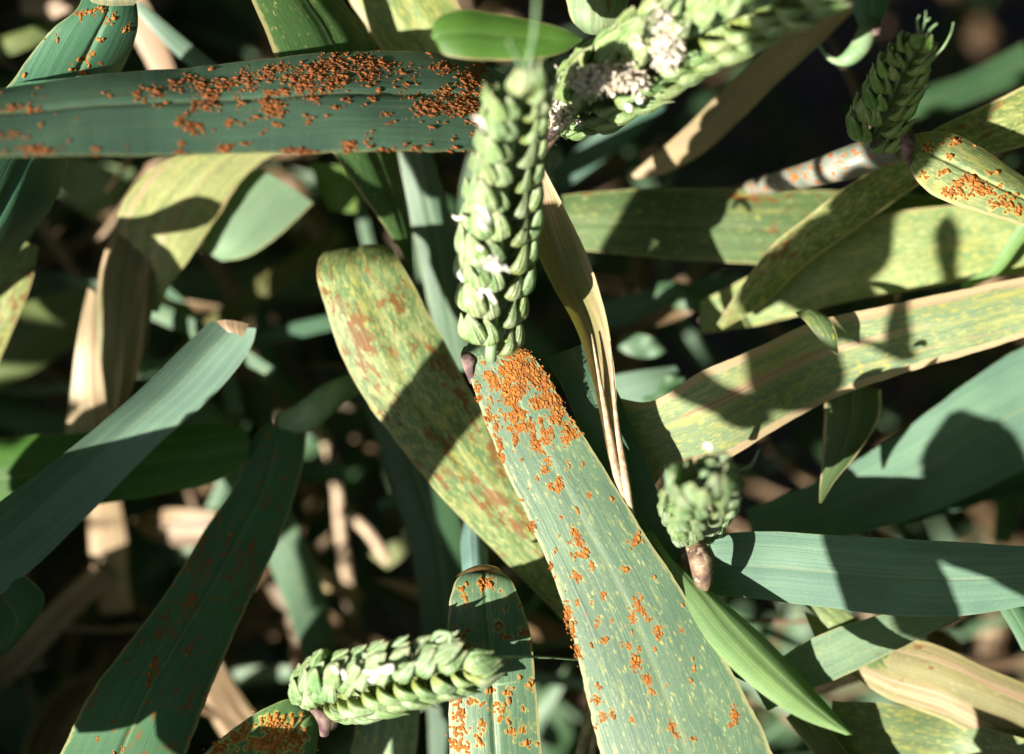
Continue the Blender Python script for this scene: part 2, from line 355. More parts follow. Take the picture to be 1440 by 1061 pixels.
FL = [scale_mesh('floret', 7.2 * MM, 4.0 * MM, 3.6 * MM, 0.5 * MM, k + 6, 0.14) for k in range(2)]
def ear(plant, pts, nsp, face, size=1.0, tint=(0.21, 0.33, 0.17), ripe=0.1, spread=24, taper=(0.62, 1.0, 0.72), stemr=0.0011, rmat=None, fan=1.0):
    A = np.array([list(P(*p)) for p in pts]); t = np.concatenate([[0], np.cumsum(np.linalg.norm(np.diff(A, axis=0), axis=1))])
    tan = np.gradient(A, t, axis=0)
    def at(q):
        i = int(np.clip(np.searchsorted(t, q, 'right') - 1, 0, len(A) - 2)); h = t[i+1]-t[i]; u = (q-t[i])/h
        p = (2*u**3-3*u**2+1)*A[i]+(u**3-2*u**2+u)*h*tan[i]+(-2*u**3+3*u**2)*A[i+1]+(u**3-u**2)*h*tan[i+1]
        d = (tan[i]*(1-u)+tan[i+1]*u); return Vector(p), Vector(d).normalized()
    tube('rachis', [Vector(a) for a in A], [stemr * size] * len(A), rmat or M_STEM, plant)
    for i in range(nsp):
        f = i / (nsp - 1); p, T = at(t[-1] * (0.02 + 0.90 * f)); 
        B = (CAM - p).cross(T).normalized(); N = T.cross(B).normalized()
        rot = Matrix.Rotation(face, 3, T); B = rot @ B; N = rot @ N
        sd_ = 1 if i % 2 else -1
        last = i == nsp - 1
        out = (B * sd_ if not last else N)
        k = size * (taper[0] + (taper[1] - taper[0]) * min(1, f / 0.3) if f < 0.3 else taper[1] + (taper[2] - taper[1]) * (f - 0.3) / 0.7)
        k = k if f >= 0.3 else size * (taper[0] + (taper[1] - taper[0]) * f / 0.3)
        if f >= 0.3: k = size * (taper[1] + (taper[2] - taper[1]) * (f - 0.3) / 0.7)
        k *= rng.uniform(0.96, 1.04)
        an = math.radians((spread if not last else 0) + rng.normal(0, 1.8))
        Z = (T * math.cos(an) + out * math.sin(an)).normalized(); Y = (out - Z * out.dot(Z)).normalized(); X = Y.cross(Z)
        Ms = Matrix((X, Y, Z)).transposed().to_4x4() * 1.0
        Ms = Matrix.Translation(p + out * 0.0009 * k) @ Ms @ Matrix.Scale(k, 4)
        sp = bpy.data.objects.new('spikelet', None); COL.objects.link(sp); sp.empty_display_size = 0.003
        sp.parent = plant; sp.matrix_parent_inverse = pinv(plant); sp.matrix_basis = Ms
        defs = []
        for s in (1, -1):
            defs.append(('glume', random.choice(GL), (s * 1.75 * fan, 0.5, 0), s * 15, 52 * s, -4))
            defs.append(('lemma', random.choice(LE), (s * 1.15 * fan, 1.3, 1.6), s * 11, 40 * s, 8))
        defs.append(('floret', random.choice(FL), (0, 1.3, 2.9), 0, 0, 4))
        for nm, me, loc, tilt, yaw, pitch in defs:
            c = bpy.data.objects.new(nm, me); COL.objects.link(c); c.parent = sp
            c.matrix_basis = (Matrix.Translation(Vector(loc) * MM) @ Matrix.Rotation(math.radians(tilt + rng.normal(0, 3)), 4, 'Y')
                 @ Matrix.Rotation(math.radians(-pitch + rng.normal(0, 3)), 4, 'X') @ Matrix.Rotation(math.radians(-yaw + rng.normal(0, 6)), 4, 'Z')
                 @ Matrix.Scale(rng.uniform(0.92, 1.08), 4))
            c['tint'] = [float(x * rng.uniform(0.92, 1.08)) for x in tint]; c['ripe'] = float(ripe)
    return at, t[-1]
def anther(plant, a, b, z, r=0.00036, bend=(0, 0)):
    pa = P(a[0], a[1], z); pb = P(b[0], b[1], z - 0.1); m = P((a[0]+b[0])/2 + bend[0], (a[1]+b[1])/2 + bend[1], z - 0.1)
    o = tube('anther', [pa, m, pb], [r * 0.6, r * 0.95, r * 0.65], M_WHITE, plant, 8, lumps=0.14); o['label'] = 'small white anther sticking out of the ear'; return o
def awn(plant, pts, r, mat=None):
    return tube('awn', [P(*p) for p in pts], list(np.linspace(r, r * 0.4, len(pts))), mat or M_STEM, plant, 6)
def fluff(name, spots, label, parent, mat=None, size=0.0004):
    vs = []; fs = []
    for (cx, cy, sx, sy, z, n) in spots:
        for _ in range(n):
            c = P(rng.normal(cx, sx * 0.5), rng.normal(cy, sy * 0.5), z + rng.normal(0, 0.12)); st = len(vs)
            ax = Vector(rng.normal(0, 1, 3)).normalized(); q = ax.to_track_quat('Z', 'Y'); r = size * rng.uniform(0.4, 1.5); e = rng.uniform(0.8, 2.6); fl = rng.uniform(0.25, 0.8)
            for v in ICO: vs.append(tuple(c + q @ Vector((v[0] * r * fl, v[1] * r, v[2] * r * e)) * (1 + rng.uniform(-.3, .3))))
            fs += [(a + st, b + st, d + st) for a, b, d in ICOF]
    me = bpy.data.meshes.new(name); me.from_pydata(vs, [], fs)
    o = link(name, me, mat or M_FLUFF, parent); o['kind'] = 'stuff'; o['label'] = label; return o

gb = bpy.data.meshes.new('soil')
ng = 60; xs = np.sign(np.linspace(-1, 1, ng)) * np.abs(np.linspace(-1, 1, ng)) ** 4 * 80
GV = [(x, y, 0.012 * noise.noise(Vector((x * 12, y * 12, 0))) - 0.02) for y in xs for x in xs]
GF = [(j * ng + i, j * ng + i + 1, (j + 1) * ng + i + 1, (j + 1) * ng + i) for j in range(ng - 1) for i in range(ng - 1)]
gb.from_pydata(GV, [], GF); g = link('soil', gb, M_SOIL); g['kind'] = 'structure'
# ================================================================== the rusted plant in the middle
pc = empty('wheat_plant', P(690, 502, 0.2))
tag(pc, 'wheat plant in the middle, its green ear pointing up above a broad orange-rusted flag leaf', 'wheat plant', 'wheat plants in ear')
C_MID = [(735,497,8,5,20),(722,512,10,7,50),(737,515,12,8,60),(725,530,10,8,46),(745,530,10,8,46),(758,528,8,7,30),(768,540,8,7,28),(712,520,6,6,20),(690,530,6,5,18),(697,540,6,6,18),
 (708,543,8,4,16),(685,528,5,3,8),(672,545,4,5,8),(721,555,10,8,46),(728,548,8,6,22),(718,562,6,6,18),(757,567,8,7,36),(770,560,8,8,30),(783,567,7,8,30),(785,585,7,7,28),(776,590,5,4,10),
 (725,586,7,6,24),(733,582,6,5,14),(732,602,6,4,14),(745,600,8,5,14),(708,587,2,2,2),(715,604,2,2,3),(725,618,3,7,14),(768,612,6,8,22),(760,590,3,4,5),(800,605,8,5,18),(798,617,7,5,16),
 (805,612,5,5,8),(751,618,3,8,16),(756,630,3,6,8),(764,636,3,2,4),(768,647,4,3,5),(767,660,4,5,8),(786,681,4,7,16),(774,684,3,3,4),(673,560,4,5,6),(688,580,3,12,14),(697,600,3,10,12),
 (703,625,3,10,14),(706,645,2,6,8),(733,703,2,2,2),(747,740,3,6,10),(829,697,3,3,5),(788,727,2,2,2),(812,753,4,6,6),(808,750,4,4,6),(813,762,4,7,10),(822,775,4,6,10),(818,781,6,3,8),
 (832,795,3,4,6),(812,812,3,7,10),(811,847,2,3,4),(848,837,3,3,4),(880,800,5,3,6),(896,758,4,6,10),(893,763,3,3,4),(860,872,2,2,2),(838,881,2,3,3),(851,900,2,4,4),(897,850,4,9,14),
 (903,860,4,4,6),(890,870,4,6,8),(913,870,3,3,4),(925,890,4,7,14),(884,908,3,3,4),(893,930,5,10,26),(898,910,2,3,3),(912,957,3,5,8),(905,955,3,3,4),(797,865,4,12,20),(805,885,3,10,12),
 (812,920,3,8,10),(775,795,2,4,4),(840,985,6,4,8),(850,1010,4,5,7),(861,1005,3,4,5),(888,1012,3,3,4),(945,1020,4,6,8),(950,1035,4,4,5),(842,965,3,2,2),(919,975,3,4,4),(957,888,2,3,2),
 (1033,1005,4,8,16),(1027,1020,3,4,4),(975,1040,3,3,3)]
leaf('leaf_blade', [(663,478,722,474,.35,.05),(651,494,738,489,.1),(660,530,766,524,0),(676,576,795,575,-.05),(697,630,828,625,-.1),(724,690,868,690,-.15),(757,760,912,758,-.2),(789,840,962,835,-.25),
      (812,920,1011,912,-.3),(830,1000,1056,995,-.35),(850,1080,1097,1080,-.4),(872,1180,1140,1180,-.5)], BLUE, yel=.58, rust=.02, marg=.30, trans=.15, parent=pc, clusters=C_MID, fill=2.7, flat_=.38, gs=.76, halo_=.45, crs=1.6, specks=60, camber=.045, groove=.003, wave=.015, jag=.012)
ear(pc, [(690,507,-.25),(694,430,-.6),(702,330,-1.2),(716,210,-2.1),(738,95,-3.6)], 22, math.radians(38), .82, tint=(.33,.43,.22), ripe=.35, spread=29, fan=.55, taper=(.82,1.0,.74))
awn(pc, [(742,95,-4.5),(752,40,-5.4),(756,-30,-6.4)], .0005)
awn(pc, [(735,95,-4.5),(722,70,-4.9),(716,58,-5.2)], .0005)
for a, b, z, bd in [((637,304),(653,305),-1.9,(0,3)),((670,290),(690,322),-2.9,(4,-4)),((676,300),(684,325),-3.0,(-3,2)),((678,420),(690,408),-1.9,(-8,-4)),((679,405),(698,427),-1.9,(2,0)),((650,378),(652,396),-1.6,(-4,0)),
      ((666,166),(682,184),-4.0,(1,-7)),((672,345),(680,350),-2.3,(0,2)),((690,372),(706,380),-2.4,(0,-3))]:
    anther(pc, a, b, z, bend=bd)
fluff('chaff', [(688,368,18,8,-2.2,26),(705,375,10,6,-2.3,18)], 'dry white chaff caught between two scales', pc, M_WHITE, .0003)
tube('stem', [P(690,504,.25), P(693,530,1.2), P(705,560,5), P(716,600,20), P(720,640,44)], [.0013,.0016,.0018,.002,.002], M_STEM, pc)
leaf('auricle', [(652,488,664,489,.35),(648,500,668,503,.0),(652,518,665,518,-.05),(661,540,666,540,.05)], TAN, mat=M_PURPLE, parent=pc, nu=9, nv=20, camber=.14, groove=0, label='purple flap where the flag leaf clasps the ear')

# ================================================================== plant with the horizontal rusted leaf, ear top right
pt = empty('wheat_plant', P(790, 165, .3))
tag(pt, 'wheat plant across the top, flag leaf thick with orange rust, pale ear holding white chaff', 'wheat plant', 'wheat plants in ear')
C_TOP = [(155,133,4,3,3),(195,131,6,4,6),(204,142,4,3,4),(215,125,12,4,8),(225,132,5,4,6),(248,118,8,5,12),(270,112,10,5,14),(285,122,10,7,22),(300,135,8,6,18),(320,118,14,8,30),(280,147,8,6,14),(297,148,8,6,14),
 (272,155,3,2,3),(253,170,6,5,10),(276,180,9,6,18),(265,178,4,4,5),(255,203,3,3,4),(252,215,7,3,8),(315,210,9,4,14),(345,203,5,3,5),(375,103,8,8,26),(395,95,10,5,18),(380,132,8,4,10),(360,167,4,2,3),
 (385,155,12,9,40),(375,145,8,5,16),(390,175,5,4,6),(323,173,5,5,9),(338,145,4,4,5),(400,130,7,4,10),(430,120,14,9,40),(440,100,16,8,40),(465,90,16,8,40),(470,115,14,10,40),(440,140,6,5,10),(432,170,4,5,6),
 (470,152,5,3,5),(405,213,10,3,12),(428,213,12,3,16),(460,165,3,2,2),(500,85,18,8,40),(525,95,14,9,46),(515,110,12,6,24),(540,90,8,5,14),(487,140,5,3,5),(523,137,4,3,3),(532,127,4,3,4),(490,208,8,6,16),
 (515,198,4,3,4),(545,212,10,3,10),(585,207,10,3,8),(572,119,6,2,5),(600,147,14,10,26),(608,152,12,8,30),(625,130,8,8,18),(620,95,10,6,22),(632,93,8,5,12),(670,100,12,8,34),(655,115,10,9,34),(670,115,10,8,30),
 (645,150,14,9,50),(665,140,14,10,50),(670,165,8,10,20),(590,160,5,3,5),(550,173,4,3,4),(545,162,8,3,5),(640,211,6,3,5),(640,195,3,3,2),(20,155,16,4,14),(50,155,10,4,8),(15,190,16,4,12),(45,210,22,5,24),(65,213,14,4,12),
 (345,105,8,6,12),(350,120,10,6,14),(410,110,10,8,20),(560,100,20,10,14),(580,135,20,10,10)]
leaf('leaf_blade', [(-140,150,-140,226,-2.6,-1.05),(-40,131,-40,223,-2.3,-1.05),(60,116,60,221,-2.0,-1.05),(180,102,180,219,-1.6,-1.05),(300,90,300,217,-1.2,-1.05),(420,79,420,216,-.8,-1.05),(540,72,540,215,-.3,-1.05),
      (640,80,640,214,.2,-1.0),(710,105,712,208,.5,-.8),(755,135,750,198,.6,-.5),(782,155,778,182,.6,-.2)], (.075,.142,.100), yel=.34, rust=.12, marg=.22, trans=.06, parent=pt, clusters=C_TOP, camber=.06, groove=.01, wave=.02, gs=.98, fill=2.4, flat_=.7, halo_=.12, specks=90, rmat=M_RUST_SHADED, crs=1.5, jag=.01)
ear(pt, [(780,172,.7),(835,132,-.7),(910,80,-1.4),(990,35,-2.1),(1080,-5,-2.8),(1180,-50,-3.5)], 26, math.radians(32), .90, tint=(.31,.41,.18), ripe=.3, spread=34, fan=.5, taper=(.62,1,.85))
tube('stem', [P(782,172,.7), P(765,195,1.3), P(748,225,3), P(735,280,9), P(730,340,44)], [.0017,.0017,.0018,.002,.002], M_BROWN, pt)
leaf('auricle', [(765,120,775,110,.5),(770,150,795,135,.2),(768,180,800,165,.2),(758,205,780,195,.4)], TAN, mat=M_PURPLE, parent=pt, nu=9, nv=20, camber=.14, groove=0, label='purple-brown flap below the ear')
fluff('chaff', [(850,110,46,18,-1.75,798),(835,115,26,18,-1.6,380),(880,118,28,12,-1.8,304),(785,160,18,28,-.6,494),(940,65,18,24,-2.2,380),(935,85,16,14,-2.1,209),(935,25,20,22,-2.4,285),(905,55,16,14,-2.0,133)], 'flaky white chaff packed between the scales of the ear', pt, None, .00026)
for a, b, z, bd in [((880,148),(885,158),-1.3,(3,0)),((897,140),(900,146),-1.3,(2,0)),((1050,50),(1068,52),-2.0,(0,-4)),((1078,34),(1086,38),-2.2,(0,-2)),((1035,14),(1040,22),-2.2,(2,0)),((975,14),(985,16),-1.9,(0,-3)),((812,170),(818,178),.0,(2,0)),((1005,72),(1012,76),-1.4,(0,-2))]:
    anther(pt, a, b, z, .0006, bd)

# ================================================================== lying ear at the bottom with its rusted leaf
pb = empty('wheat_plant', P(440, 1000, .6))
tag(pb, 'wheat plant with a short ear lying sideways at the bottom, one long awn reaching right', 'wheat plant', 'wheat plants in ear')
C_LOW = [(310,1050,10,8,30),(335,1035,10,6,20),(390,1015,14,8,50),(400,1035,14,10,60),(370,1045,12,10,40),(420,1040,8,10,30),(345,1020,5,3,8),(385,1050,14,6,30)]
leaf('leaf_blade', [(432,998,448,1008,.5,.1),(412,984,448,1030,.4,.2),(375,996,440,1070,.3,.3),(325,1028,410,1120,.2,.3),(270,1075,370,1180,.1,.3),(210,1140,320,1250,0,.3)], (.07,.14,.05), yel=.45, rust=.3, marg=.2, trans=.15, parent=pb, clusters=C_LOW, gs=1.2)
ear(pb, [(444,985,.5),(480,968,-.5),(540,952,-1.0),(610,940,-1.2),(676,930,-1.2)], 22, math.radians(48), .76, tint=(.31,.42,.22), ripe=.35, spread=46, taper=(.85,1.05,.8), fan=.5)
awn(pb, [(684,925,-1.2),(720,924,-.9),(770,925,-.4),(822,929,.3)], .00030)
awn(pb, [(676,952,-1.1),(700,962,-1.2),(730,958,-1.2)], .00028)
awn(pb, [(606,900,-1.4),(622,890,-1.7),(634,894,-1.8),(632,904,-1.8)], .00055)
for a, b, z, bd in [((468,938),(474,948),-1.7,(2,0)),((480,942),(485,956),-1.7,(3,0)),((512,944),(548,936),-1.9,(0,6)),((543,946),(551,934),-2.0,(4,0)),((520,955),(530,950),-1.9,(0,4))]:
    anther(pb, a, b, z, .0005, bd)
tube('stem', [P(448,988,.6), P(436,985,1.5), P(425,960,4), P(420,900,10), P(425,800,40)], [.0013,.0014,.0015,.0016,.0016], M_BROWN, pb)
leaf('auricle', [(436,1000,452,995,.2),(446,1015,466,1008,0),(450,1035,462,1035,.1)], TAN, mat=M_PURPLE, parent=pb, nu=9, nv=16, camber=.3, groove=0)

# ================================================================== ear seen end-on
pe = empty('wheat_plant', P(975, 780, 2.2))
tag(pe, 'wheat plant right of the middle, its stubby ear seen end-on above a purple-brown sheath', 'wheat plant', 'wheat plants in ear')
ear(pe, [(974,750,.6),(980,728,-.2),(985,708,-1.1),(990,685,-2.1),(993,668,-3.0)], 11, math.radians(35), .78, tint=(.28,.37,.20), ripe=.1, spread=20, taper=(.8,1,.95), rmat=M_STEM)
awn(pe, [(1032,668,-1.0),(1056,655,-1.3),(1068,632,-1.6)], .0004)
awn(pe, [(945,672,-.6),(938,664,-.8),(936,655,-.9)], .0005, M_STEM)
anther(pe, (1029,697), (1034,703), -1.2, .0006, (2, 0)); anther(pe, (992,627), (1000,632), -3.2, .0005, (0, -3))
fluff('chaff', [(1000,716,12,10,-1.2,46),(990,708,10,6,-1.3,22)], 'dry cream chaff on the shaded side of the ear', pe, None, .00032)
tube('stem', [P(974,748,.5), P(968,780,.25), P(964,815,.3), P(955,860,3), P(945,890,12), P(940,900,44)], [.0013,.0019,.0021,.0019,.0018,.0018], M_BROWN, pe)
leaf('sheath', [(962,762,990,762,.1),(968,786,1002,778,-.25),(974,812,1004,806,-.25),(984,840,998,838,.1)], TAN, mat=M_BROWN, parent=pe, nu=11, nv=24, camber=.4, groove=0, label='purple-brown curled sheath below the ear')

# ================================================================== shaded ear top right
pr = empty('wheat_plant', P(1262, 205, .9))
tag(pr, 'wheat plant near the top right corner, dark shaded ear on a rust-flecked stem', 'wheat plant', 'wheat plants in ear')
C_RT = [(1365,255,10,6,30),(1385,270,14,6,36),(1410,285,12,5,26),(1430,295,10,4,16),(1335,268,8,5,16),(1350,272,7,5,14),(1325,243,8,3,10),(1345,257,4,4,6),(1335,220,4,3,6),(1395,243,5,3,6),(1408,262,3,2,3),(1305,205,8,5,10),(1340,200,10,5,14),(1300,250,6,6,6),(1362,250,8,4,10),(1375,262,8,5,18)]
leaf('leaf_blade', [(1284,190,1276,212,.9,-.1),(1300,186,1281,240,.7,-.2),(1332,187,1303,268,.5,-.3),(1375,206,1340,287,.3,-.3),(1430,243,1395,305,.1,-.25),(1500,285,1470,330,0,-.2),(1600,340,1570,380,0,-.2)], (.13,.19,.09), yel=.85, rust=.12, marg=.5, parent=pr, clusters=C_RT, camber=.12, gs=1.2)
ear(pr, [(1218,205,.9),(1236,170,.5),(1262,110,-.2),(1287,65,-1.0),(1298,48,-1.3)], 15, math.radians(28), .58, tint=(.25,.38,.11), ripe=.2, spread=36, taper=(.95,.95,.62), fan=.6)
for q in ([(1297,45,-1.4),(1301,30,-1.7),(1302,16,-2.0)], [(1292,45,-1.4),(1290,30,-1.6),(1293,22,-1.8)], [(1312,82,-.9),(1327,66,-1.2),(1336,50,-1.4),(1341,32,-1.7)], [(1306,45,-1.4),(1312,38,-1.7),(1318,33,-1.8)], [(1302,30,-1.7),(1308,26,-1.8)]):
    awn(pr, q, .00024)
tube('sheath', [P(1262,203,1.0), P(1215,222,1.2), P(1165,238,1.7), P(1115,252,2.4), P(1070,262,3.2), P(1000,300,8), P(960,380,40)], [.0029,.0028,.0025,.0019,.0015,.0015,.0015], M_STEMR, pr, 18)
leaf('auricle', [(1270,182,1284,183,.6),(1266,198,1288,199,.4),(1268,214,1284,217,.4),(1275,232,1281,235,.6)], TAN, mat=M_PURPLE, parent=pr, nu=9, nv=18, camber=.3, groove=0)

# ================================================================== nodding stalk top right
ps = empty('wheat_plant', P(1215, 40, 2.6))
tag(ps, 'pale green curled leaf stalk hanging at the top edge, right of the long tan straw', 'wheat plant')
leaf('leaf_blade', [(1178,-90,1290,-90,2.4),(1188,-30,1270,-30,2.4),(1196,5,1250,8,2.5),(1206,34,1236,38,2.6)], (.06,.14,.075), yel=.2, trans=.2, parent=ps)
tube('stalk', [P(1222,32,2.6), P(1218,50,2.4), P(1207,70,2.3), P(1190,84,2.3), P(1176,86,2.4), P(1162,78,2.5), P(1152,64,2.6)], [.0013,.0017,.0016,.0012,.0006,.0004,.0003], M_STEM, ps)
leaf('auricle', [(1226,40,1240,32,2.2),(1228,52,1236,50,2.1)], TAN, mat=M_PURPLE, parent=ps, nu=7, nv=10, camber=.2, groove=0)

# ================================================================== single leaves
def L(S, label, **k): return leaf('wheat_leaf', S, label=label, **k)
oa = L([(120,-14,190,-6,.4,.1),(108,12,193,14,.3,.2),(78,36,193,42,.3,.3),(45,72,184,75,.5,.4),(10,120,165,118,.8,.6),(-40,165,132,168,1.0,.9),(-75,225,98,220,1.2,1.1),(-110,290,70,290,1.4,1.1),(-150,360,25,358,1.7,1.1),(-210,440,-40,440,2.2,1.0)],
  'dark green leaf at the top left corner passing behind the rusted horizontal leaf', base=(.05,.13,.075), yel=.15, trans=.12, marg=.22, camber=.12, gs=1.1, halo_=.35,
  clusters=[(110,20,4,4,6),(128,18,10,4,10),(145,13,10,4,8),(158,28,6,4,8),(183,38,4,4,5),(173,43,3,3,3),(138,55,4,3,4),(128,75,5,3,5),(115,83,5,3,8),(125,90,3,2,3),(140,90,3,2,3),(118,103,6,2,8),(100,95,4,4,3),(60,53,2,2,1),(32,107,3,2,2),(78,50,2,2,1),(82,63,2,2,1)])
leaf('collar', [(118,-24,196,-22,.4),(122,-6,194,0,.1),(130,6,188,8,.15)], (.17,.17,.10), yel=.6, dead=.3, rust=.5, marg=0, parent=oa, nu=13, nv=12, camber=.05, groove=0)
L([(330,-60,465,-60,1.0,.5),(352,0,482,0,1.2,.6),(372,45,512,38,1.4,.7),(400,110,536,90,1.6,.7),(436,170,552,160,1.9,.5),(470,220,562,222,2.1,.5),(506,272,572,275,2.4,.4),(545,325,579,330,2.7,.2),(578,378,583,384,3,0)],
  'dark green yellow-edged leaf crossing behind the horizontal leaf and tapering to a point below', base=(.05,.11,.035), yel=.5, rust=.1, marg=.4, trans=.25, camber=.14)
L([(470,-60,630,-60,2.6),(492,0,642,0,2.6),(518,42,662,44,2.6),(548,90,684,90,2.8),(580,150,700,150,3)],
  'yellow-green mottled leaf in sun above the horizontal leaf, with a tan left edge', base=(.15,.22,.07), yel=.9, marg=.6, rust=.3, trans=.25)
L([(545,150,600,150,3.5),(560,215,608,215,3.5),(572,290,630,290,3.6),(588,360,648,360,3.8),(605,440,655,440,4),(625,520,668,520,4.3)],
  'narrow blue-green leaf strip going down left of the upright ear', base=BLUE, yel=.25, marg=.2)
L([(606,52,613,60,-2.2,0),(612,28,622,76,-2.2,-.05),(640,14,650,84,-2.2,-.1),(690,18,700,86,-2.1,-.1),(745,28,750,84,-2.0,-.1),(790,40,792,74,-1.9,0),(818,54,818,58,-1.8,0)],
  'bright green blurred leaf tip just behind the top of the upright ear', base=(.085,.19,.035), yel=.2, trans=.5, marg=.4, camber=.14)
L([(478,352,528,346,2.6,.1),(452,358,548,346,2.2,.1),(446,380,558,360,1.8,.1),(455,425,590,418,1.8,.1),(477,492,625,482,1.8,.1),(515,565,668,560,1.8,.1),(572,640,715,640,1.8,.1),(632,712,762,712,1.9,.1),(695,775,802,786,2.1,.1),(765,845,850,858,2.4,.1),(840,925,890,930,2.8,.1)],
  'broad yellow-green leaf with blurred rust blotches slanting behind the middle flag leaf', base=(.105,.175,.07), yel=.85, rust=.64, marg=.3, trans=.22, camber=.06)
om = L([(668,804,700,802,.35,.05),(648,810,716,813,.1),(634,836,731,842,-.05),(629,880,744,885,-.1),(632,950,753,955,-.1),(632,1010,757,1010,-.1),(633,1075,763,1075,-.1),(636,1180,772,1180,0)],
  'rust-spotted leaf with a rounded top standing behind the lying ear', base=(.085,.155,.09), yel=.5, rust=.3, marg=.35, camber=.08, gs=1.0, specks=14, flat_=.6, halo_=.6,
  clusters=[(642,985,6,5,14),(645,1005,8,6,16),(648,1025,8,7,18),(640,1045,8,8,24),(650,1050,6,6,14),(660,985,4,5,8),(690,972,4,2,6),(712,973,6,4,8),(700,995,6,4,12),(702,1012,4,4,8),(678,990,4,4,6),(677,1020,4,7,10),(673,1040,5,8,10),
   (717,1028,6,4,9),(733,1028,5,3,6),(734,997,2,3,3),(740,1045,6,4,7),(745,965,3,6,7),(650,890,8,6,8),(640,900,6,8,8),(710,895,6,4,6),(735,890,6,8,10),(682,822,7,6,40),(650,830,6,6,5),(655,845,5,5,4),(700,880,6,4,8),(660,910,10,5,10)])
leaf('fold', [(640,812,706,804,.1),(652,803,700,798,.25),(664,799,690,796,.6),(670,800,686,798,.9)], (.32,.16,.06), yel=.4, dead=.5, marg=.2, parent=om, nu=11, nv=14, camber=.1, groove=0, label='reddish brown bend at the top of the leaf')
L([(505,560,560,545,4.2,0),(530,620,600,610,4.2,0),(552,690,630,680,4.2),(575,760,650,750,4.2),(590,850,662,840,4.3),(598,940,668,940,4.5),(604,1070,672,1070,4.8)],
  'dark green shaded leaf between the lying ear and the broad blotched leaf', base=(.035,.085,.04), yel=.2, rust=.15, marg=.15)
L([(508,950,592,935,2.6,0),(502,1000,590,990,2.5),(492,1070,585,1060,2.5),(480,1150,570,1150,2.6)],
  'pale blue-green leaf just below the lying ear', base=(.13,.21,.12), yel=.75, marg=.3, rust=.2)
STRAW = [(655,205,665,200,2.0),(740,225,762,232,.9,0),(741,290,793,290,.7,.1),(752,345,820,345,.6,.15),(775,400,840,400,.6,.2),(806,455,854,455,.6,.15),(829,520,863,515,.5,.1),(845,590,870,590,.25,.05),(857,650,879,650,.03),(868,705,887,705,-.12),(876,740,886,740,.1)]
os_ = L(STRAW[1:] , 'twisted tan dead leaf with yellow-green streaks hanging right of the upright ear', base=(.27,.24,.09), dead=.85, yel=.5, marg=.8, streak=1, rust=0, trans=.2, camber=-.10, groove=.0, wave=.05, fold=.12, nu=25, nv=140, cat='dead leaf')
for q, r in (([(832,470,.58),(853,590,.25),(866,660,-.02),(880,722,-.05),(872,800,.75),(846,930,1.6),(812,1080,1.8)], [.00012,.0005,.0007,.0008,.0008,.0009,.0009]),
             ([(858,480,.58),(868,600,.2),(882,690,-.1),(886,724,-.05),(880,820,.9),(852,940,1.7),(828,1080,1.9)], [.00012,.00045,.0007,.0007,.0007,.0008,.0009])):
    tube('strand', [P(*p) for p in q], r, M_TAN, os_, 8, lumps=.03)
L([(905,752,918,745,.5,0),(926,774,944,786,.2,0),(955,832,1000,832,-.1,.1),(998,906,1068,890,-.4,.12),(1060,968,1128,950,-.7,.12),(1128,1012,1172,1000,-.9,.1),(1190,1034,1200,1034,-1.0,0)],
  'smooth light green leaf tip at the bottom right of the middle flag leaf', base=(.17,.28,.11), yel=.05, trans=.35, marg=.08, camber=.16, jag=.004)
L([(770,505,835,480,.9,.1),(788,540,868,550,.55,.05),(806,580,898,620,.5,.05),(835,650,928,700,.55),(870,730,965,790,.6),(915,820,1010,880,.7),(960,910,1050,960,.8)],
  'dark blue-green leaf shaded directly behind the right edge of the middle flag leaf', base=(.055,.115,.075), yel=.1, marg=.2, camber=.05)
L([(870,560,915,690,1.0,0),(905,566,935,665,1.0),(985,524,1010,652,1.05),(1065,488,1085,608,1.25),(1150,452,1175,560,1.6),(1245,430,1275,524,1.6),(1340,410,1375,495,1.7),(1440,390,1470,465,1.8),(1560,370,1590,440,2)],
  'broad yellow-striped leaf with pinkish tan edges running to the right, barred with shadows', base=(.18,.25,.14), yel=.85, dead=.5, marg=1.0, streak=.85, rust=.2, trans=.2, camber=.06)
L([(985,425,985,470,3.6),(1060,385,1080,455,3.4),(1160,335,1190,425,3.1),(1250,300,1290,408,3),(1340,288,1380,392,3),(1440,282,1470,385,3),(1560,280,1580,380,3.1)],
  'pale mottled leaf below the shaded ear, its left half in shadow', base=(.16,.24,.10), yel=.9, marg=.4, streak=.6, rust=.25)
L([(1350,400,1356,408,2.6),(1395,372,1405,384,2.5),(1420,335,1436,345,2.4),(1440,305,1462,315,2.3)],
  'thin curled green leaf edge near the right border', base=(.12,.22,.07), yel=.4, marg=.2)
L([(790,275,800,350,3.4),(860,268,870,358,3.4),(950,265,960,366,3.5),(1050,266,1060,372,3.5),(1150,268,1160,380,3.6),(1250,272,1260,388,3.8),(1360,280,1370,390,4)],
  'horizontal dark green leaf with a tan streak right of the dead twisted leaf', base=(.08,.13,.05), yel=.6, dead=.35, streak=.8, rust=.5, marg=.3)
L([(1008,456,1016,464,2.6),(1046,398,1078,425,2.5),(1086,345,1130,376,2.4),(1135,305,1190,332,2.3),(1190,262,1245,293,2.2),(1250,225,1300,256,2.1),(1310,185,1360,228,1.9),(1380,150,1420,212,1.7),(1440,122,1480,195,1.6),(1540,80,1570,160,1.5)],
  'narrow yellow and rust streaked leaf running diagonally under the rusty stem', base=(.10,.15,.04), yel=.85, rust=.6, marg=.5, trans=.28, camber=.1)
